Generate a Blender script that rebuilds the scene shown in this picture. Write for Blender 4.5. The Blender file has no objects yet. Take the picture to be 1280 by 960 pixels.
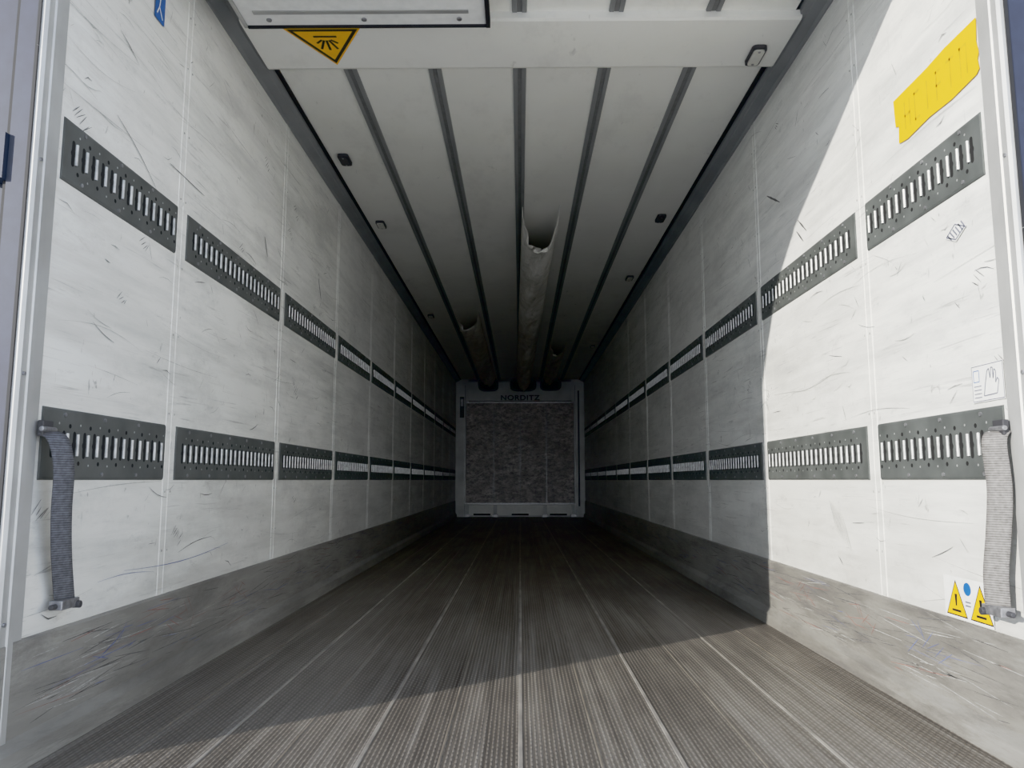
import bpy, math, random
from mathutils import Vector
random.seed(7)
H=0.69            # camera eye height above the floor
W=1.23            # half width
Y0=1.83; Y1=14.72 # door opening / front bulkhead
ZT=1.925+H        # ceiling height
JY=[2.69+1.19*i for i in range(11)]  # wall joints

# ---------------------------------------------------------------- materials
def newmat(name):
    m=bpy.data.materials.new(name); m.use_nodes=True
    return m, m.node_tree.nodes, m.node_tree.links, m.node_tree.nodes['Principled BSDF']
def plain(name,col,rough=0.6,metal=0.0,var=0.12,scale=25,bump=0.0):
    m,n,l,b=newmat(name)
    tc=n.new('ShaderNodeTexCoord'); nz=n.new('ShaderNodeTexNoise')
    nz.inputs['Scale'].default_value=scale; nz.inputs['Detail'].default_value=4
    l.new(tc.outputs['Object'],nz.inputs['Vector'])
    r=n.new('ShaderNodeValToRGB')
    r.color_ramp.elements[0].position=.3; r.color_ramp.elements[1].position=.7
    r.color_ramp.elements[0].color=(*[c*(1-var) for c in col],1)
    r.color_ramp.elements[1].color=(*[min(1,c*(1+var)) for c in col],1)
    l.new(nz.outputs['Fac'],r.inputs['Fac']); l.new(r.outputs['Color'],b.inputs['Base Color'])
    b.inputs['Roughness'].default_value=rough; b.inputs['Metallic'].default_value=metal
    if bump:
        bp=n.new('ShaderNodeBump'); bp.inputs['Strength'].default_value=bump; bp.inputs['Distance'].default_value=.004
        l.new(nz.outputs['Fac'],bp.inputs['Height']); l.new(bp.outputs['Normal'],b.inputs['Normal'])
    return m
class NT:
    """small helper for layered procedural materials"""
    def __init__(s,name):
        s.m,s.n,s.l,s.b=newmat(name); s.tc=s.n.new('ShaderNodeTexCoord')
    def noise(s,scale,vec=(1,1,1),detail=5,rough=.6,off=(0,0,0),dist=0):
        mp=s.n.new('ShaderNodeMapping'); mp.inputs['Scale'].default_value=vec; mp.inputs['Location'].default_value=off
        s.l.new(s.tc.outputs['Object'],mp.inputs['Vector'])
        t=s.n.new('ShaderNodeTexNoise'); t.inputs['Scale'].default_value=scale
        t.inputs['Detail'].default_value=detail; t.inputs['Roughness'].default_value=rough; t.inputs['Distortion'].default_value=dist
        s.l.new(mp.outputs['Vector'],t.inputs['Vector']); return t.outputs['Fac']
    def ramp(s,f,a,b,va=0.,vb=1.):
        r=s.n.new('ShaderNodeMapRange'); r.clamp=True
        r.inputs['From Min'].default_value=a; r.inputs['From Max'].default_value=b
        r.inputs['To Min'].default_value=va; r.inputs['To Max'].default_value=vb
        s.l.new(f,r.inputs['Value']); return r.outputs['Result']
    def math(s,op,a,b=None):
        m=s.n.new('ShaderNodeMath'); m.operation=op
        for i,v in enumerate((a,b)):
            if v is None: continue
            if isinstance(v,(int,float)): m.inputs[i].default_value=v
            else: s.l.new(v,m.inputs[i])
        return m.outputs[0]
    def mix(s,f,a,b):
        m=s.n.new('ShaderNodeMix'); m.data_type='RGBA'
        if isinstance(f,(int,float)): m.inputs[0].default_value=f
        else: s.l.new(f,m.inputs[0])
        for i,v in ((6,a),(7,b)):
            if isinstance(v,tuple): m.inputs[i].default_value=(*v,1)
            else: s.l.new(v,m.inputs[i])
        return m.outputs[2]
    def xyz(s):
        x=s.n.new('ShaderNodeSeparateXYZ'); s.l.new(s.tc.outputs['Object'],x.inputs[0]); return x.outputs
    def bump(s,h,st=.3,d=.003):
        bp=s.n.new('ShaderNodeBump'); bp.inputs['Strength'].default_value=st; bp.inputs['Distance'].default_value=d
        s.l.new(h,bp.inputs['Height']); s.l.new(bp.outputs['Normal'],s.b.inputs['Normal'])
    def out(s,c,rough=.5,metal=0):
        s.l.new(c,s.b.inputs['Base Color'])
        if isinstance(rough,(int,float)): s.b.inputs['Roughness'].default_value=rough
        else: s.l.new(rough,s.b.inputs['Roughness'])
        s.b.inputs['Metallic'].default_value=metal; return s.m

def wall_material():
    t=NT('scuffed_white_panel')
    c=t.mix(t.ramp(t.noise(.9,detail=3),.35,.65),(.84,.835,.80),(.78,.78,.745))
    f=t.math('MULTIPLY',t.ramp(t.noise(3,(1,.35,3.5),detail=8,rough=.7),.44,.70),.65)
    c=t.mix(f,c,(.50,.50,.475))
    f=t.math('MULTIPLY',t.ramp(t.noise(1.7,(1,.6,1.2),detail=9,rough=.78,off=(0,8,3)),.50,.66),.38)
    c=t.mix(f,c,(.40,.40,.38))
    # dark rubbed patches
    f=t.math('MULTIPLY',t.ramp(t.noise(9,(1,.5,1.6),detail=9,rough=.8,off=(0,2,5)),.58,.72),.5)
    c=t.mix(f,c,(.25,.25,.24))
    s1=t.ramp(t.noise(6,(1,.5,14),detail=6,rough=.6,off=(0,3,7),dist=.6),.60,.70)
    m1=t.ramp(t.noise(1.6,off=(4,1,2)),.40,.60)
    c=t.mix(t.math('MULTIPLY',t.math('MULTIPLY',s1,m1),.65),c,(.20,.195,.19))
    s2=t.ramp(t.noise(30,(1,.8,.35),detail=4,rough=.5,off=(2,9,1),dist=1.5),.69,.75)
    c=t.mix(t.math('MULTIPLY',s2,.6),c,(.2,.19,.18))
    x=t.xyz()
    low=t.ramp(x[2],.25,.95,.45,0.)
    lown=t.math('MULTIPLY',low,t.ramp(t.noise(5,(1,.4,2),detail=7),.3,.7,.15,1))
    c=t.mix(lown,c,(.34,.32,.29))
    t.bump(t.noise(3,(1,.6,1.5),detail=4),.15,.02)
    return t.out(c,.42)
def kick_material():
    t=NT('scuffed_aluminium')
    c=t.mix(t.ramp(t.noise(3,(1,.4,2),detail=6),.35,.65),(.34,.33,.305),(.225,.217,.20))
    f=t.ramp(t.noise(4,(1,.3,2),detail=10,rough=.8,dist=.4),.46,.66)
    c=t.mix(t.math('MULTIPLY',f,.65),c,(.10,.095,.09))
    f=t.ramp(t.noise(5,(1,.25,4),detail=10,rough=.8,off=(0,5,9)),.56,.72)
    c=t.mix(t.math('MULTIPLY',f,.5),c,(.50,.49,.46))
    t.bump(t.noise(7,(1,.25,4),detail=6),.15,.003)
    return t.out(c,.42,.2)
def floor_material():
    t=NT('dirty_ribbed_aluminium')
    x=t.xyz()
    plank=t.n.new('ShaderNodeTexWhiteNoise'); plank.noise_dimensions='1D'
    t.l.new(t.math('FLOOR',t.math('MULTIPLY',x[0],10.0)),plank.inputs['W'])
    c=t.mix(plank.outputs['Value'],(.215,.192,.165),(.31,.282,.247))
    c=t.mix(t.ramp(t.noise(3,(1,.3,1),detail=9,rough=.7),.40,.64),c,(.12,.102,.084))
    c=t.mix(t.math('MULTIPLY',t.ramp(t.noise(6,(5,.10,1),detail=7,off=(3,1,0)),.50,.70),.6),c,(.50,.47,.43))
    c=t.mix(t.math('MULTIPLY',t.ramp(t.noise(6,(6,.08,1),detail=7,off=(9,4,0)),.50,.68),.65),c,(.085,.072,.06))
    rib=t.math('SINE',t.math('MULTIPLY',x[0],2*math.pi/.0125))
    dash=t.math('SINE',t.math('MULTIPLY',x[1],2*math.pi/.030))
    row=t.math('SINE',t.math('MULTIPLY',x[0],2*math.pi/.025))
    studs=t.math('MULTIPLY',t.ramp(rib,-.1,.6),t.ramp(t.math('MULTIPLY',dash,t.math('SIGN',row)),-.9,.2,.35,1))
    c=t.mix(t.math('MULTIPLY',studs,.5),t.mix(.4,c,(.02,.018,.016)),t.mix(.35,c,(.66,.62,.56)))
    t.bump(studs,.7,.004)
    return t.out(c,.42,.2)
def board_material():
    t=NT('weathered_protection_board')
    c=t.mix(t.ramp(t.noise(11,(1,1,1.8),detail=9,rough=.85),.40,.60),(.20,.19,.19),(.78,.75,.73))
    c=t.mix(t.ramp(t.noise(2.0,(1,1,3),detail=6,off=(1,2,3)),.4,.65,0,.5),c,(.33,.31,.30))
    return t.out(c,.7)
def ceiling_material():
    t=NT('white_ceiling_sheet')
    c=t.mix(t.ramp(t.noise(1.3,detail=4),.35,.65),(.86,.855,.81),(.81,.805,.76))
    c=t.mix(t.math('MULTIPLY',t.ramp(t.noise(2.5,(1,.5,1),detail=8,rough=.75,off=(2,2,2)),.52,.72),.3),c,(.48,.47,.44))
    c=t.mix(t.math('MULTIPLY',t.ramp(t.noise(14,(1,.4,1),detail=6,dist=.5),.68,.74),.45),c,(.35,.34,.32))
    t.bump(t.noise(1.5,detail=2),.2,.03)
    return t.out(c,.45)
def web_material(name,a,b):
    t=NT(name); x=t.xyz()
    w=t.math('SINE',t.math('MULTIPLY',x[2],2*math.pi/.006))
    n=t.noise(90)
    c=t.mix(t.ramp(t.math('ADD',t.math('MULTIPLY',w,.5),t.math('MULTIPLY',n,2.4)),.3,2.0),a,b)
    t.bump(w,.4,.001)
    return t.out(c,.85)
def fabric_material():
    t=NT('duct_fabric'); 
    c=t.mix(t.ramp(t.noise(7,detail=6),.35,.65),(.84,.82,.77),(.62,.60,.55))
    t.bump(t.noise(11,detail=5),1.0,.025)
    return t.out(c,.85)

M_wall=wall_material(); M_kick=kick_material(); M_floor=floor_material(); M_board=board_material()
M_ceil=ceiling_material(); M_fab=fabric_material()
M_trim=plain('white_joint_profile',(.80,.80,.77),.4,var=.06,scale=8)
M_bulk=plain('bulkhead_grey_white',(.60,.605,.60),.5,var=.15,scale=3)
M_rail=plain('rail_grey_steel',(.105,.113,.110),.48,.1,var=.2,scale=9)
M_hole=plain('rail_slot_shadow',(.010,.010,.010),.9)
M_lip=plain('galvanised_lip',(.46,.465,.46),.4,.4,var=.3,scale=40)
M_alu=plain('anodised_aluminium',(.46,.46,.45),.4,.35,var=.12,scale=6)
M_seam=plain('floor_seam_worn',(.34,.315,.285),.45,.3,var=.4,scale=5)
M_seamd=plain('floor_seam_dark',(.19,.17,.145),.5,.2,var=.3,scale=5)
M_cove=plain('cove_grey',(.25,.262,.27),.45,.15,var=.12,scale=4)
M_strip=plain('ceiling_rail_grey',(.24,.248,.25),.45,.1,var=.12,scale=4)
M_stripd=plain('ceiling_rail_groove',(.15,.153,.155),.6,.0)
M_black=plain('black_rubber_and_gaps',(.014,.014,.016),.7)  # rubber seals; also the painted dark of gaps and openings
M_navy=plain('navy_gasket',(.022,.028,.05),.6)
M_dark=plain('dark_plastic',(.05,.05,.055),.55)
M_yel=plain('yellow_foil',(.88,.455,.012),.6,var=.04)
M_yel2=plain('yellow_foil_worn',(.70,.35,.015),.6,var=.15)
M_blk=plain('black_print',(.012,.012,.012),.5)
M_lab=plain('white_label',(.80,.80,.78),.4,var=.05)
M_blue=plain('blue_print',(.02,.12,.38),.45)
M_grey=plain('grey_print',(.16,.17,.21),.6,var=.3)
M_scf=plain('scuff_black',(.11,.11,.11),.8,var=.5,scale=60)
M_scb=plain('scuff_blue',(.13,.16,.30),.8,var=.2)
M_scr=plain('scuff_red',(.27,.14,.12),.8,var=.2)
M_scg=plain('scuff_grey',(.40,.40,.38),.8,var=.3,scale=60)
M_web1=web_material('dark_webbing',(.03,.032,.04),(.14,.145,.16))
M_web2=web_material('grey_webbing',(.09,.085,.08),(.25,.24,.23))
M_steel=plain('worn_steel',(.30,.30,.31),.4,.6,var=.3,scale=60)
M_lampg=plain('lamp_lens',(.62,.61,.56),.3,var=.05)
M_ground=plain('yard_concrete',(.50,.49,.47),.85,var=.12,scale=2,bump=.2)
M_letter=plain('grey_letter',(.05,.05,.06),.5)

# ---------------------------------------------------------------- mesh builder
class B:
    def __init__(s,mats): s.v=[];s.f=[];s.mi=[];s.m=mats
    def face(s,pts,mat):
        i=len(s.v); s.v+= [tuple(p) for p in pts]; s.f.append(tuple(range(i,i+len(pts)))); s.mi.append(s.m.index(mat))
    def box(s,x0,x1,y0,y1,z0,z1,mat):
        x0,x1=sorted((x0,x1));y0,y1=sorted((y0,y1));z0,z1=sorted((z0,z1))
        i=len(s.v)
        s.v+=[(x0,y0,z0),(x1,y0,z0),(x1,y1,z0),(x0,y1,z0),(x0,y0,z1),(x1,y0,z1),(x1,y1,z1),(x0,y1,z1)]
        for q in ((0,3,2,1),(4,5,6,7),(0,1,5,4),(1,2,6,5),(2,3,7,6),(3,0,4,7)):
            s.f.append(tuple(i+k for k in q)); s.mi.append(s.m.index(mat))
    def prism(s,prof,axis,a,b,mat):
        """extrude closed 2d profile along axis"""
        def P(p,t):
            return {'y':(p[0],t,p[1]),'x':(t,p[0],p[1]),'z':(p[0],p[1],t)}[axis]
        i=len(s.v); n=len(prof)
        s.v+=[P(p,a) for p in prof]+[P(p,b) for p in prof]
        k=s.m.index(mat)
        for j in range(n):
            s.f.append((i+j,i+(j+1)%n,i+n+(j+1)%n,i+n+j)); s.mi.append(k)
        s.f.append(tuple(range(i+n-1,i-1,-1))); s.mi.append(k)
        s.f.append(tuple(range(i+n,i+2*n))); s.mi.append(k)
    def cyl(s,c,r,axis,h,mat,n=12):
        prof=[(r*math.cos(2*math.pi*k/n),r*math.sin(2*math.pi*k/n)) for k in range(n)]
        if axis=='x': s.prism([(c[1]+p,c[2]+q) for p,q in prof],'x',c[0]-h/2,c[0]+h/2,mat)
        if axis=='y': s.prism([(c[0]+p,c[2]+q) for p,q in prof],'y',c[1]-h/2,c[1]+h/2,mat)
        if axis=='z': s.prism([(c[0]+p,c[1]+q) for p,q in prof],'z',c[2]-h/2,c[2]+h/2,mat)
    def wall(s,side,pts,d,mat):
        """flat shape on side wall: pts=(y,z abs) , d = distance off the wall"""
        s.face([(side*(W-d),p[0],p[1]) for p in pts],mat)
    def obj(s,name,parent=None,smooth=False,bevel=0):
        me=bpy.data.meshes.new(name); me.from_pydata(s.v,[],s.f)
        for m in s.m: me.materials.append(m)
        for p,k in zip(me.polygons,s.mi): p.material_index=k; p.use_smooth=smooth
        me.validate(); me.update()
        o=bpy.data.objects.new(name,me); bpy.context.collection.objects.link(o)
        if parent: o.parent=parent
        if bevel:
            md=o.modifiers.new('bevel','BEVEL'); md.width=bevel; md.segments=2; md.limit_method='ANGLE'
        return o

# ---------------------------------------------------------------- floor
b=B([M_floor,M_alu,M_seam,M_seamd])
b.box(-W-.05,W+.05,Y0-.0,Y1+.05,-.12,0,M_floor)
for k in range(-5,6):
    xx=k*.2
    w_=.006 if k%2==0 else .004
    b.prism([(xx-w_,.0),(xx-w_+.002,.0018),(xx+w_-.002,.0018),(xx+w_,.0)],'y',Y0,Y1,M_seam if k%2==0 else M_seamd)
b.box(-W,W,Y0-.05,Y0,-.14,.002,M_alu)
floor=b.obj('floor')

# ---------------------------------------------------------------- side walls
def streak(b,side,y,z,L,ang,w,mat,d,bend=0.):
    n=max(2,int(L/.04)+1); n=min(n,9)
    up=[];dn=[]
    for i in range(n+1):
        t=i/n; s_=(t-.5)*L
        yy=y+s_*math.cos(ang)-bend*math.sin(ang)*math.sin(t*math.pi)
        zz=z+s_*math.sin(ang)+bend*math.cos(ang)*math.sin(t*math.pi)
        ww=w*(.25+.75*math.sin(math.pi*min(max(t,.04),.96)))*random.uniform(.6,1.1)/2
        up.append((yy-math.sin(ang)*ww,zz+math.cos(ang)*ww)); dn.append((yy+math.sin(ang)*ww,zz-math.cos(ang)*ww))
    for i in range(n):
        b.wall(side,[up[i],up[i+1],dn[i+1],dn[i]],d,mat)
def in_rail(z):
    z-=H
    return -.02<z<.21 or .78<z<1.0
for side,nm in ((-1,'left'),(1,'right')):
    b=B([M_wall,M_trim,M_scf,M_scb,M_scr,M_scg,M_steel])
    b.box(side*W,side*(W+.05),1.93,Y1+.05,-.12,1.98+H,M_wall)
    for jy in JY:
        prof=[(jy-.036,W),(jy-.033,W-.002),(jy-.006,W-.002),(jy-.004,W-.0005),(jy+.004,W-.0005),(jy+.006,W-.002),(jy+.033,W-.002),(jy+.036,W)]
        i=len(b.v); 
        for p in prof: b.v.append((side*p[1],p[0],.27)); b.v.append((side*p[1],p[0],1.88+H))
        for j in range(len(prof)-1):
            b.f.append((i+2*j,i+2*j+1,i+2*j+3,i+2*j+2)); b.mi.append(0)
        for zz in (.45,.65,.92,1.2,1.45,1.7,1.95,2.2,2.4):
            for dy in (-.02,.02):
                if jy<7: b.cyl((side*(W-.0025),jy+dy,zz),.004,'x',.002,M_scg,8)
    r=random
    for _ in range(430):
        y=Y0+.1+(r.random()**1.5)*9; z=.34+r.random()*2.15
        if in_rail(z): continue
        t=r.random()
        if t<.45: streak(b,side,y,z,r.uniform(.03,.14),r.gauss(0,.25),r.uniform(.0015,.0035),M_scf if r.random()<.3 else M_scg,.0028,r.uniform(-.01,.01))
        elif t<.7: streak(b,side,y,z,r.uniform(.02,.07),r.uniform(.5,1.2)*r.choice((1,1,-1)),r.uniform(.0015,.004),M_scf if r.random()<.4 else M_scg,.0028,0)
        elif t<.92: streak(b,side,y,z,r.uniform(.2,.7),r.gauss(0,.06),r.uniform(.001,.0022),M_scg,.0028,r.uniform(-.03,.03))
        else:
            for k in range(r.randint(3,6)):
                streak(b,side,y+k*.012,z-k*r.uniform(.004,.012),r.uniform(.02,.06),r.uniform(.5,.9),.003,M_scf,.0028,0)
    if side<0:
        streak(b,side,2.85,H-.27,.85,.02,.003,M_scb,.003,-.02)
        streak(b,side,2.45,H-.30,.35,-.03,.002,M_scb,.003,.01)
        streak(b,side,2.95,H-.24,.30,.12,.003,M_scf,.003,.01)
        streak(b,side,2.35,1.05+H-.01,.30,-.45,.004,M_scf,.003,.01)
        streak(b,side,2.72,1.10+H,.30,-.02,.004,M_scf,.003,.0)
        streak(b,side,3.6,1.12+H,.10,-1.0,.012,M_scf,.003,.0)
        streak(b,side,4.6,1.16+H,.14,-1.0,.014,M_scf,.003,.0)
    else:
        streak(b,side,3.25,1.10+H,.12,.7,.010,M_scf,.003,.0)
        streak(b,side,3.28,1.06+H,.10,.75,.010,M_scf,.003,.0)
        streak(b,side,3.6,1.35+H,.2,.5,.012,M_scf,.003,.0)
        for k in range(7): streak(b,side,2.95+k*.02,-.2+H+k*.01,.14,1.1,.003,M_scg,.003,.0)
    wall=b.obj('wall_'+nm)
    # kick plate
    b=B([M_kick,M_alu,M_scf,M_scb,M_scr,M_scg])
    prof=[(W,.302),(W-.008,.302),(W-.012,.296),(W-.012,.075),(W-.02,.065),(W-.034,.05),(W-.038,.0),(W,.0)]
    b.prism([(side*p,q) for p,q in prof],'y',Y0+.01,Y1,M_kick)
    for _ in range(420):
        y=Y0+.2+(r.random()**1.4)*9; z=.085+r.random()*.2
        m=r.choice((M_scf,M_scf,M_scf,M_scg,M_scg,M_scr,M_scb))
        L=r.uniform(.04,.3)
        streak(b,side,y,z,L,max(-.12,min(.12,r.gauss(0,.08))),r.uniform(.001,.003),m,.0125,0)
    for yc,m in ((2.75,M_scr),(3.3,M_scr),(2.3,M_scb)):
        for q in range(7): streak(b,side,yc+q*.03,.14+.012*q%.07+.04,r.uniform(.05,.10),r.uniform(-1,1),.003,m,.0127,0)
    b.obj('baseboard_'+nm)

# ---------------------------------------------------------------- lashing rails
def capsule(cy,cz,w,h,n=5):
    r=w/2; pts=[]
    for k in range(n+1):
        a=math.pi*k/n; pts.append((cy+r*math.cos(a),cz+h/2-r+r*math.sin(a)))
    for k in range(n+1):
        a=math.pi+math.pi*k/n; pts.append((cy+r*math.cos(a),cz-h/2+r+r*math.sin(a)))
    return pts
def rail(side,z0,z1,sh):
    b=B([M_rail,M_hole,M_lip,M_steel])
    ends=[Y0+.13]+JY+[Y1]
    zc=(z0+z1)/2
    for a,c in zip(ends[:-1],ends[1:]):
        ya=a+(.045 if a in JY else 0); yb=c-(.045 if c in JY else .02)
        b.prism([(side*W,z0),(side*(W-.004),z0+.002),(side*(W-.006),z0+.008),(side*(W-.006),z1-.008),(side*(W-.004),z1-.002),(side*W,z1)],'y',ya,yb,M_rail)
        n=int((yb-ya-.03)/.05); st=ya+((yb-ya)-(n-1)*.05)/2
        for k in range(n):
            y=st+k*.05
            # keyhole-like slot: narrow capsule with a round eye
            b.wall(side,capsule(y,zc+sh,.014,.074),.0064,M_hole)
            b.wall(side,[(y+.011*math.cos(t*math.pi/5),zc+sh+.011*math.sin(t*math.pi/5)) for t in range(10)],.0066,M_hole)
            m=6; i=len(b.v)
            for q in range(m+1):
                an=math.pi*q/m
                yy=y+.014-.005*math.cos(an); dd=.0068+.006*math.sin(an)
                b.v.append((side*(W-dd),yy,zc+sh-.030)); b.v.append((side*(W-dd),yy,zc+sh+.030))
            for q in range(m):
                b.f.append((i+2*q,i+2*q+1,i+2*q+3,i+2*q+2)); b.mi.append(2)
            b.f.append(tuple(i+2*q for q in range(m+1))); b.mi.append(2)
            b.f.append(tuple(i+2*q+1 for q in range(m+1))); b.mi.append(2)
            dz=.050 if k%2 else -.050
            for dz,mm in ((dz,M_hole),(-dz*1.1,M_lip)):
                rr_=.0065 if mm is M_hole else .0035
                b.wall(side,[(y+.027+rr_*math.cos(t*math.pi/4),zc+sh+dz+rr_*math.sin(t*math.pi/4)) for t in range(8)],.0064,mm)
            if k%4==1:
                for zz in (z0+.016,z1-.016):
                    b.cyl((side*(W-.007),y,zz),.006,'x',.004,M_steel,8)
    return b.obj('cargo_lashing_rail')
for side in (-1,1):
    rail(side,H+.0,H+.19,.0)
    rail(side,H+.80,H+.975,.0)

# ---------------------------------------------------------------- ceiling
b=B([M_ceil,M_alu])
b.box(-1.14,1.14,Y0,Y1+.05,ZT,ZT+.06,M_ceil)
b.box(-W-.07,W+.07,Y0+.02,Y1+.1,ZT+.06,ZT+.10,M_ceil)
ceil=b.obj('ceiling')
b=B([M_ceil,M_trim,M_cove])
zh=ZT-.03
b.prism([(2.97,ZT),(2.97,zh-.0),(2.985,zh-.006),(3.34,zh-.006),(3.36,zh+.0),(3.375,ZT)],'x',-1.165,1.165,M_ceil)
b.obj('ceiling_cross_panel')
k=0
for xx in (-.80,-.40,0,.40,.80):
    b=B([M_strip,M_stripd,M_alu])
    for a,c in ((Y0,2.968),(3.38,Y1)):
        b.prism([(xx-.031,ZT),(xx-.029,ZT-.007),(xx-.011,ZT-.007),(xx-.009,ZT-.003),(xx+.009,ZT-.003),(xx+.011,ZT-.007),(xx+.029,ZT-.007),(xx+.031,ZT)],'y',a,c,M_strip)
        b.box(xx-.009,xx+.009,a+.001,c,ZT-.004,ZT-.002,M_stripd)
    k+=1; b.obj('trim_%d'%k)
for side in (-1,1):
    b=B([M_cove,M_black,M_alu,M_stripd])
    pr=[(W,1.865+H),(W-.006,1.865+H),(W-.012,1.88+H),(W-.05,1.892+H),(W-.053,1.898+H),(W-.072,1.905+H),(W-.074,1.93+H),(W-.074,1.99+H),(W,1.99+H)]
    b.prism([(side*p,q) for p,q in pr],'y',Y0+.05,Y1,M_cove)
    b.box(side*(W-.074),side*(1.135),3.38,Y1,1.918+H,1.94+H,M_black)  # black strip painting the dark of the gap between cove and ceiling
    k+=1; b.obj('trim_%d'%k)

# ---------------------------------------------------------------- small ceiling lamps / sensors
def lamp(x,y,dark):
    b=B([M_dark,M_lampg,M_steel])
    def rr(w,l,r=.018):
        pts=[]
        for cx,cy,a0 in ((w-r,l-r,0),(-w+r,l-r,90),(-w+r,-l+r,180),(w-r,-l+r,270)):
            for q in range(4):
                a=math.radians(a0+q*30); pts.append((x+cx+r*math.cos(a),y+cy+r*math.sin(a)))
        return pts
    z=ZT-(.036 if y<3.37 and y>2.97 else 0)
    b.prism(rr(.032,.075),'z',z-.016,z,M_dark)
    b.prism(rr(.024,.062,.014),'z',z-.022,z-.015,M_dark if dark else M_lampg)
    b.cyl((x,y-.05,z-.022),.006,'z',.004,M_steel,8); b.cyl((x,y+.05,z-.022),.006,'z',.004,M_steel,8)
    b.obj('ceiling_lamp')
lamp(1.055,3.24,False)
lamp(-1.055,4.43,True); lamp(-1.05,5.62,False); lamp(-1.05,8.9,False)
lamp(1.04,5.5,True); lamp(1.05,7.2,False); lamp(1.05,11.,False)

# ---------------------------------------------------------------- hinged flap at the rear header
b=B([M_lab,M_black,M_alu,M_steel])
zf=ZT-.10
b.box(-1.10,-.13,2.0,2.90,zf,zf+.02,M_lab)
b.box(-1.115,-1.10,2.0,2.91,zf-.006,zf+.03,M_alu)
b.box(-1.10,-.125,2.90,2.912,zf-.008,zf+.024,M_black)
b.box(-.135,-.118,2.0,2.912,zf-.010,zf+.026,M_black)
b.box(-1.05,-.20,2.80,2.825,zf-.003,zf,M_alu)
for xx in (-1.0,-.62,-.24):
    b.cyl((xx,2.86,zf-.003),.011,'z',.006,M_steel,10)
for xx in (-.9,-.3):
    b.box(xx-.02,xx+.02,2.3,2.34,zf+.02,ZT,M_steel)
b.obj('ceiling_flap',bevel=.003)

# ---------------------------------------------------------------- yellow warning triangle on the cross panel (apex pointing inwards)
b=B([M_yel,M_blk])
zz=zh-.0075
cx=-.835; ya,yb=3.31,3.02; hw=.165
def tri(sc,z,m):
    cy=ya-(ya-yb)*.66
    P=[(cx,ya),(cx-hw,yb),(cx+hw,yb)]
    b.face([(cx+(p[0]-cx)*sc,cy+(p[1]-cy)*sc,z) for p in P],m)
tri(1,zz,M_yel); tri(.92,zz-.0005,M_blk); tri(.76,zz-.001,M_yel)
zc=zz-.0015
b.face([(cx-.05,3.075,zc),(cx+.05,3.075,zc),(cx+.05,3.088,zc),(cx-.05,3.088,zc)],M_blk)
for a in (-50,-25,0,25,50):
    s_,c_=math.sin(math.radians(a)),math.cos(math.radians(a))
    p0=(cx+s_*.025,3.10+c_*.01);p1=(cx+s_*.085,3.10+c_*.085)
    if a in(-50,50): p1=(cx+s_*.06,3.10+c_*.05)
    w=.0055
    b.face([(p0[0]-c_*w,p0[1]+s_*w,zc),(p0[0]+c_*w,p0[1]-s_*w,zc),(p1[0]+c_*w,p1[1]-s_*w,zc),(p1[0]-c_*w,p1[1]+s_*w,zc)],M_blk)
b.obj('warning_triangle_sticker')

# ---------------------------------------------------------------- wall stickers
def label(name,parts,mats):
    b=B(mats)
    for side,pts,d,m in parts: b.wall(side,[(p[0],p[1]+H) for p in pts],d+.003,m)
    return b.obj(name)
S=1
parts=[(S,[(2.405,1.232),(2.40,1.14),(2.38,1.135),(2.385,1.078),(2.33,1.070),(2.20,1.078),(2.08,1.072),(1.96,1.080),(1.945,1.09),(1.95,1.12),(1.942,1.135),(1.95,1.17),(1.944,1.235),(2.1,1.238),(2.2,1.232)],.001,M_yel)]
yy=2.34
for ch in ([(0,0,.006,.09),(.03,0,.006,.09),(.0,.04,.034,.008)],[(0,0,.006,.09),(0,.082,.03,.008),(0,0,.03,.008)],[(.01,0,.006,.09)],[(0,0,.006,.09),(0,.082,.028,.008),(0,.042,.028,.008)],[(.012,0,.006,.09),(-.006,.082,.04,.008)],[(0,0,.006,.09),(.03,0,.006,.09),(0,.082,.03,.008)]):
    for (dx,dz,w,h) in ch:
        y0=yy-dx; z0=1.105+dz
        parts.append((S,[(y0,z0),(y0-w,z0),(y0-w,z0+h),(y0,z0+h)],.0014,M_yel2))
    yy-=.062
label('yellow_banner_sticker',parts,[M_yel,M_yel2])
parts=[(S,[(2.295,-.27),(2.065,-.27),(2.065,-.385),(2.295,-.385)],.001,M_lab)]
for yc in (2.235,2.118):
    for sc,m,d in ((1,M_blk,.0013),(.90,M_yel,.0016)):
        cz=-.345
        parts.append((S,[(yc,cz+.066*sc),(yc+.052*sc,cz-.033*sc),(yc-.052*sc,cz-.033*sc)],d,m))
    parts.append((S,[(yc+.006,-.318),(yc-.006,-.318),(yc-.003,-.35),(yc+.003,-.35)],.0019,M_blk))
    parts.append((S,[(yc+.022,-.366),(yc-.022,-.366),(yc-.022,-.36),(yc+.022,-.36)],.0019,M_blk))
parts.append((S,[(2.178+.018*math.cos(a*math.pi/8),-.298+.018*math.sin(a*math.pi/8)) for a in range(16)],.0014,M_blue))
for z in (-.335,-.345): parts.append((S,[(2.19,z),(2.165,z),(2.165,z+.004),(2.19,z+.004)],.0014,M_grey))
label('warning_label',parts,[M_lab,M_blk,M_yel,M_blue,M_grey])
parts=[(S,[(2.085,-.215),(2.035,-.215),(2.035,-.268),(2.085,-.268)],.001,M_yel),(S,[(2.07,-.228),(2.05,-.228),(2.05,-.234),(2.07,-.234)],.0014,M_blk),(S,[(2.07,-.245),(2.05,-.245),(2.05,-.250),(2.07,-.250)],.0014,M_blk)]
label('yellow_label',parts,[M_yel,M_blk])
parts=[(S,[(2.085,.205),(1.945,.205),(1.945,.305),(2.085,.305)],.001,M_lab)]
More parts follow.
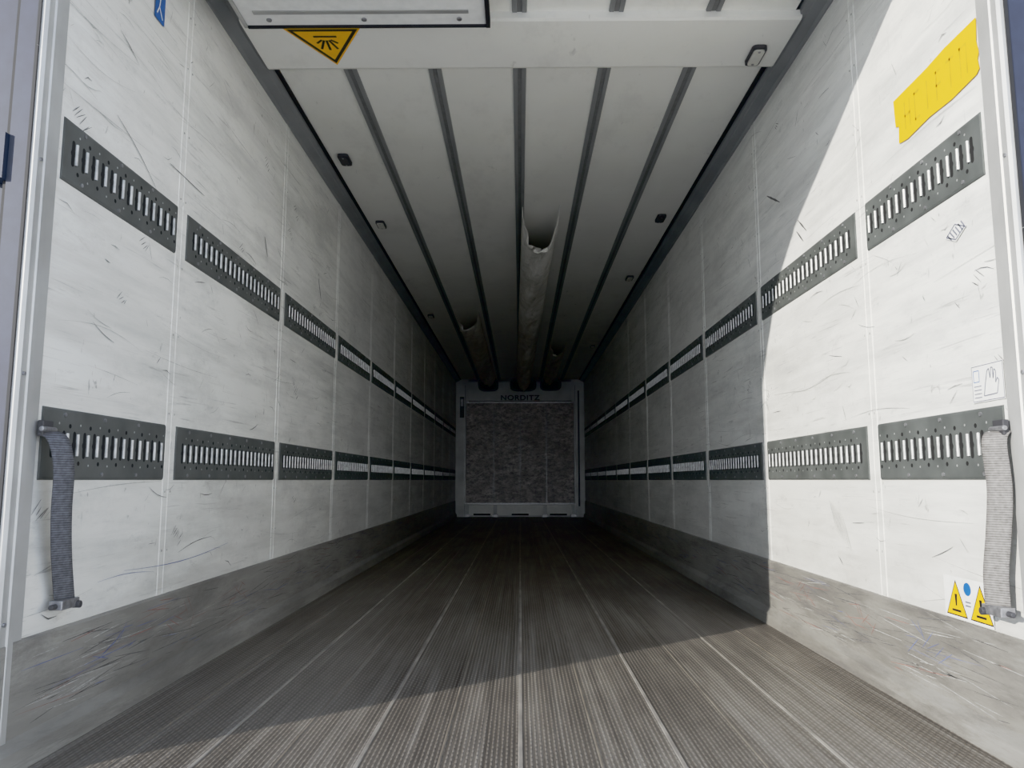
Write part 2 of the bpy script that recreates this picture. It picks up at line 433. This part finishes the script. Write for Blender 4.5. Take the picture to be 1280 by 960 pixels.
def ln(p,q,w=.002,m=M_grey,d=.0014):
    dx,dz=q[0]-p[0],q[1]-p[1]; L=math.hypot(dx,dz) or 1; nx,nz=-dz/L*w/2,dx/L*w/2
    parts.append((S,[(p[0]+nx,p[1]+nz),(q[0]+nx,q[1]+nz),(q[0]-nx,q[1]-nz),(p[0]-nx,p[1]-nz)],d,m))
def poly(ps,close=False,**k):
    for p,q in zip(ps,ps[1:]+([ps[0]] if close else [])): ln(p,q,**k)
poly([(2.082,.208),(1.948,.208),(1.948,.302),(2.082,.302)],True)
poly([(2.075,.29),(2.05,.29),(2.05,.26),(2.075,.26)],True,m=M_blue)
poly([(.75*(a-1.92)+1.965,b_) for a,b_ in [(2.01,.22),(2.0,.25),(1.985,.285),(1.975,.29),(1.97,.265),(1.962,.292),(1.953,.29),(1.953,.262),(1.945,.286),(1.936,.28),(1.94,.25),(1.93,.262),(1.922,.255),(1.935,.222)]],True,w=.003)
for z in (.218,.228,.238,.248): ln((2.075,z),(2.042,z),w=.0025)
label('instruction_sticker',parts,[M_lab,M_grey,M_blue])
parts=[(S,[(2.165,.69),(2.11,.722),(2.055,.695),(2.11,.665)],.001,M_lab)]
for k in range(6): ln((2.15-k*.014,.695+.0*k+ .004*k),(2.13-k*.014,.675+.003*k),w=.005)
poly([(2.155,.69),(2.11,.715),(2.065,.695),(2.11,.671)],True,w=.004)
label('diamond_sticker',parts,[M_lab,M_grey])
S=-1
parts=[(S,[(2.47,1.55),(2.40,1.55),(2.40,1.68),(2.47,1.68)],.001,M_blue)]
ln((2.455,1.565),(2.43,1.60),w=.006,m=M_lab); ln((2.43,1.60),(2.415,1.57),w=.006,m=M_lab); ln((2.43,1.60),(2.435,1.63),w=.006,m=M_lab)
label('blue_sticker',parts,[M_blue,M_lab])

# ---------------------------------------------------------------- front bulkhead
b=B([M_trim,M_board,M_alu,M_dark,M_black,M_bulk,M_steel,M_lab])
yb=Y1
b.box(-W,W,yb,yb+.06,0,ZT,M_bulk)
for s_ in (-1,1):
    b.box(s_*1.03,s_*1.225,yb-.06,yb,0,1.80+H,M_bulk)
    b.box(s_*1.045,s_*1.055,yb-.064,yb-.06,.0,1.80+H,M_steel)
b.box(-1.02,1.02,yb-.05,yb,-.44+H,1.46+H,M_board)
b.box(-1.03,1.03,yb-.06,yb-.0,1.46+H,1.485+H,M_steel)
b.box(-1.03,1.03,yb-.06,yb-.0,-.455+H,-.43+H,M_steel)
for xx in (-.5,0,.5): b.box(xx-.004,xx+.004,yb-.053,yb-.05,-.42+H,1.45+H,M_steel)
b.box(-1.0,1.0,yb-.035,yb,.03,.22,M_trim)
for xx in (-1.0,-.47,.47,1.0):
    b.box(xx-.035,xx+.035,yb-.07,yb-.03,0,.24,M_bulk)
    b.box(xx-.05,xx+.05,yb-.10,yb-.03,0,.05,M_steel)
for xx in (-.72,0,.72): b.box(xx-.16,xx+.16,yb-.04,yb-.035,.03,.06,M_black)
b.prism([(yb,1.485+H),(yb-.14,1.49+H),(yb-.16,1.50+H),(yb-.16,1.86+H),(yb,1.92+H)],'x',-.98,.98,M_bulk)
b.box(-1.15,-1.07,yb-.07,yb-.06,1.18+H,1.58+H,M_dark)
b.box(-1.135,-1.085,yb-.073,yb-.07,1.40+H,1.54+H,M_steel)
b.box(1.10,1.13,yb-.07,yb-.06,.2,1.7+H,M_dark)
for cx,w,h in ((-.60,.19,.12),(.06,.25,.12),(.58,.20,.11)):
    pr=[]
    for a in range(20):
        an=a*math.pi/10; cc,ss=math.cos(an),math.sin(an)
        pr.append((cx+w*math.copysign(abs(cc)**.6,cc),1.79+H+h*math.copysign(abs(ss)**.6,ss)))
    b.prism(pr,'y',yb-.34,yb-.16,M_dark)
    b.prism([(cx+(p-cx)*.8,1.77+H+(q-1.79-H)*.7) for p,q in pr],'y',yb-.35,yb-.34,M_black)  # flat black painted for the dark inside of the duct opening
wf=b.obj('wall_front')
cu=bpy.data.curves.new('name_lettering','FONT'); cu.body='NORDITZ'; cu.size=.14; cu.align_x='CENTER'; cu.extrude=.003; cu.space_character=1.12
cu.offset=.003
cu.materials.append(M_letter)
o=bpy.data.objects.new('name_lettering',cu); bpy.context.collection.objects.link(o); o.parent=wf
o.rotation_euler=(math.radians(90),0,0); o.scale=(1.1,.95,1)
o.location=(0,yb-.168,1.508+H)

# ---------------------------------------------------------------- fabric air ducts
def duct(x0,x1,ya,yb_,w,drop,seed):
    rnd=random.Random(seed)
    nL=int((yb_-ya)/.06); nA=18
    V=[];F=[]
    ph=rnd.uniform(0,6)
    for i in range(nL+1):
        t=i/nL; y=ya+(yb_-ya)*t; xc=x0+(x1-x0)*t
        for j in range(nA+1):
            u=j/nA; a=math.pi*u
            # limp sleeve hung from both edges, bottom pleated
            xx=xc-w/2*math.cos(a)*(1-.15*math.sin(a))
            pleat=.022*math.sin(3*a+y*1.7+ph)*math.sin(a)
            zz=ZT-.012-drop*(math.sin(a)**.75)*(1+.16*math.sin(y*2.3+ph)+.10*math.sin(y*7.1+ph))+pleat
            wob=.014*math.sin(y*9+j*1.3+ph)+.010*math.sin(y*23+j*2.1)
            yy=y
            # torn mouth: deep notch in the middle, ragged edge, corners stick out
            cut=[.44,.37,.30,.23,.16,.10,.05,.02]
            if i<8:
                yy=y+cut[i]*(math.sin(a)**1.4)+ (8-i)/8*.02*math.sin(j*2.7+ph)
            V.append((xx+wob*math.sin(a),yy,min(ZT-.012,zz+wob*.7*math.sin(a))))
    for i in range(nL):
        for j in range(nA):
            a=i*(nA+1)+j; F.append((a,a+1,a+nA+2,a+nA+1))
    me=bpy.data.meshes.new('air_duct'); me.from_pydata(V,[],F); me.materials.append(M_fab)
    for p in me.polygons: p.use_smooth=True
    o=bpy.data.objects.new('air_duct',me); bpy.context.collection.objects.link(o)
    md=o.modifiers.new('s','SOLIDIFY'); md.thickness=.004
    return o
duct(.15,.07,5.22,Y1-.34,.26,.19,1)
duct(-.61,-.60,8.65,Y1-.34,.27,.12,2)
duct(.54,.56,10.6,Y1-.34,.22,.11,3)

# ---------------------------------------------------------------- straps
def strap(name,path,wv,mat,side):
    root=bpy.data.objects.new(name,None); bpy.context.collection.objects.link(root)
    P=[Vector(p) for p in path]; pts=[]
    for i in range(len(P)-1):
        p0=P[max(i-1,0)];p1=P[i];p2=P[i+1];p3=P[min(i+2,len(P)-1)]
        for k in range(8):
            t=k/8
            pts.append(.5*((2*p1)+(p2-p0)*t+(2*p0-5*p1+4*p2-p3)*t*t+(-p0+3*p1-3*p2+p3)*t**3))
    pts.append(P[-1]); V=[];F=[]
    wv=Vector(wv)
    for p in pts:
        for j in range(5): V.append(tuple(p+wv*((j/4)-.5)))
    for i in range(len(pts)-1):
        for j in range(4):
            a=i*5+j; F.append((a,a+1,a+6,a+5))
    me=bpy.data.meshes.new('webbing'); me.from_pydata(V,[],F); me.materials.append(mat)
    for q in me.polygons: q.use_smooth=True
    o=bpy.data.objects.new('webbing',me); bpy.context.collection.objects.link(o); o.parent=root
    md=o.modifiers.new('s','SOLIDIFY'); md.thickness=.004; md.offset=0
    b=B([M_steel,M_dark,mat])
    e=P[-1]
    b.box(e.x-.018,e.x+.018,e.y-.04,e.y+.04,e.z-.018,e.z+.006,M_steel)
    b.cyl((e.x,e.y,e.z-.008),.007,'y',.12,M_dark,10)
    b.cyl((e.x-side*.012,e.y+.03,e.z-.012),.010,'x',.03,M_dark,10)
    b.obj('end_fitting',parent=root,bevel=.003)
    t=P[0]
    b=B([M_steel,M_dark])
    b.box(side*(W-.0145),side*(W-.030),t.y-.022,t.y+.022,t.z-.01,t.z+.03,M_dark)
    b.cyl((side*(W-.03),t.y,t.z+.008),.007,'y',.06,M_steel,10)
    b.obj('rail_hook',parent=root,bevel=.003)
    return root
strap('cargo_strap',[(-W+.030,1.945,H+.12),(-W+.055,1.95,H+.10),(-W+.065,1.965,H+.03),(-W+.055,1.985,H-.08),(-W+.045,2.015,H-.19),(-W+.035,2.06,H-.315)],(.026,.045,.006),M_web1,-1)
strap('cargo_strap',[(W-.030,1.945,H+.12),(W-.045,1.94,H+.09),(W-.040,1.94,H-.02),(W-.045,1.95,H-.13),(W-.05,1.965,H-.23),(W-.045,1.975,H-.315)],(-.036,.045,.0),M_web2,1)

# ---------------------------------------------------------------- rear door frame
b=B([M_alu,M_navy,M_black,M_lab,M_trim,M_steel])
for s_ in (-1,1):
    b.prism([(s_*(W-.004),1.842),(s_*(W-.010),1.85),(s_*(W-.010),1.872),(s_*(W-.014),1.875),(s_*(W-.014),1.895),(s_*(W-.008),1.90),(s_*(W-.008),1.935),(s_*W,1.94),(s_*(W+.004),1.94),(s_*(W+.004),1.842)],'z',-.12,2.67,M_alu)
    b.box(s_*(W+.004),s_*(W+.012),1.838,1.925,-.12,2.67,M_black)
    b.box(s_*(W+.012),s_*(W+.062),1.843,1.925,-.12,2.67,M_navy)
    b.box(s_*(W+.062),s_*(W+.074),1.85,1.925,-.12,2.67,M_black)
    b.box(s_*(W+.085),s_*(W+.155),1.875,3.0,-.12,2.60,M_navy)
    for z in (.35,.95,1.5,2.1):
        b.cyl((s_*(W-.012),1.86,z),.005,'x',.006,M_steel,8)
        b.box(s_*(W+.064),s_*(W+.12),1.83,1.87,z-.06,z+.06,M_navy)
    P=[(1.24,1.41),(1.12,1.55),(1.0,1.655),(.82,1.765),(.6,1.81),(.6,1.96),(1.24,1.96)]  # unseen corner gussets, added to round off the edge of the sun's shadow
    b.prism([(s_*p,q+H) for p,q in P],'y',1.84,1.87,M_alu)
b.box(-W,W,1.84,1.88,1.82+H,1.99+H,M_alu)
b.obj('door_frame')

# ---------------------------------------------------------------- yard ground outside
b=B([M_ground]); b.box(-60,60,-60,60,-1.30,-1.25,M_ground); b.obj('ground')

# ---------------------------------------------------------------- light
sd=Vector((1,.829,-.385)).normalized()
L=bpy.data.lights.new('sun','SUN'); L.energy=4.5; L.angle=math.radians(.55); L.color=(1,.955,.88)
o=bpy.data.objects.new('sun',L); bpy.context.collection.objects.link(o)
o.rotation_euler=sd.to_track_quat('-Z','Y').to_euler(); o.location=(-6,-5,6)
# hazy sky: bright towards the horizon, deeper towards the zenith
w=bpy.data.worlds.new('sky'); bpy.context.scene.world=w; w.use_nodes=True
n=w.node_tree.nodes; l=w.node_tree.links; bg=n['Background']
tc=n.new('ShaderNodeTexCoord'); sx=n.new('ShaderNodeSeparateXYZ'); l.new(tc.outputs['Generated'],sx.inputs[0])
cr=n.new('ShaderNodeValToRGB'); l.new(sx.outputs[2],cr.inputs['Fac'])
e=cr.color_ramp.elements; e[0].position=0.; e[0].color=(.95,.98,1,1); e[1].position=1.; e[1].color=(.10,.13,.20,1)
q=e.new(.12); q.color=(.78,.84,.93,1)
q=e.new(.35); q.color=(.24,.29,.37,1)
l.new(cr.outputs['Color'],bg.inputs[0]); bg.inputs[1].default_value=2.9

cam=bpy.data.cameras.new('camera'); co=bpy.data.objects.new('camera',cam); bpy.context.collection.objects.link(co)
cam.sensor_width=36; cam.lens=962/1280*36
co.location=(0,0,H); co.rotation_euler=(math.radians(90+7.11),0,math.radians(.6))
cam.clip_start=.05
bpy.context.scene.camera=co
sc=bpy.context.scene; vs=sc.view_settings
try: vs.view_transform='Khronos PBR Neutral'
except Exception as ex: vs.view_transform='Standard'
vs.look='None'; vs.exposure=0; vs.gamma=1.0
# phone-camera style tone curve (shadows opened)
vs.use_curve_mapping=True
cm=vs.curve_mapping; cm.use_clip=False; cm.extend='EXTRAPOLATED'
c=cm.curves[3]
pts=[(.006,.020),(.03,.080),(.08,.155),(.18,.32),(.35,.52)]
c.points[0].location=(0,0); c.points[-1].location=(1,.82)
for p in pts: c.points.new(*p)
cm.update()
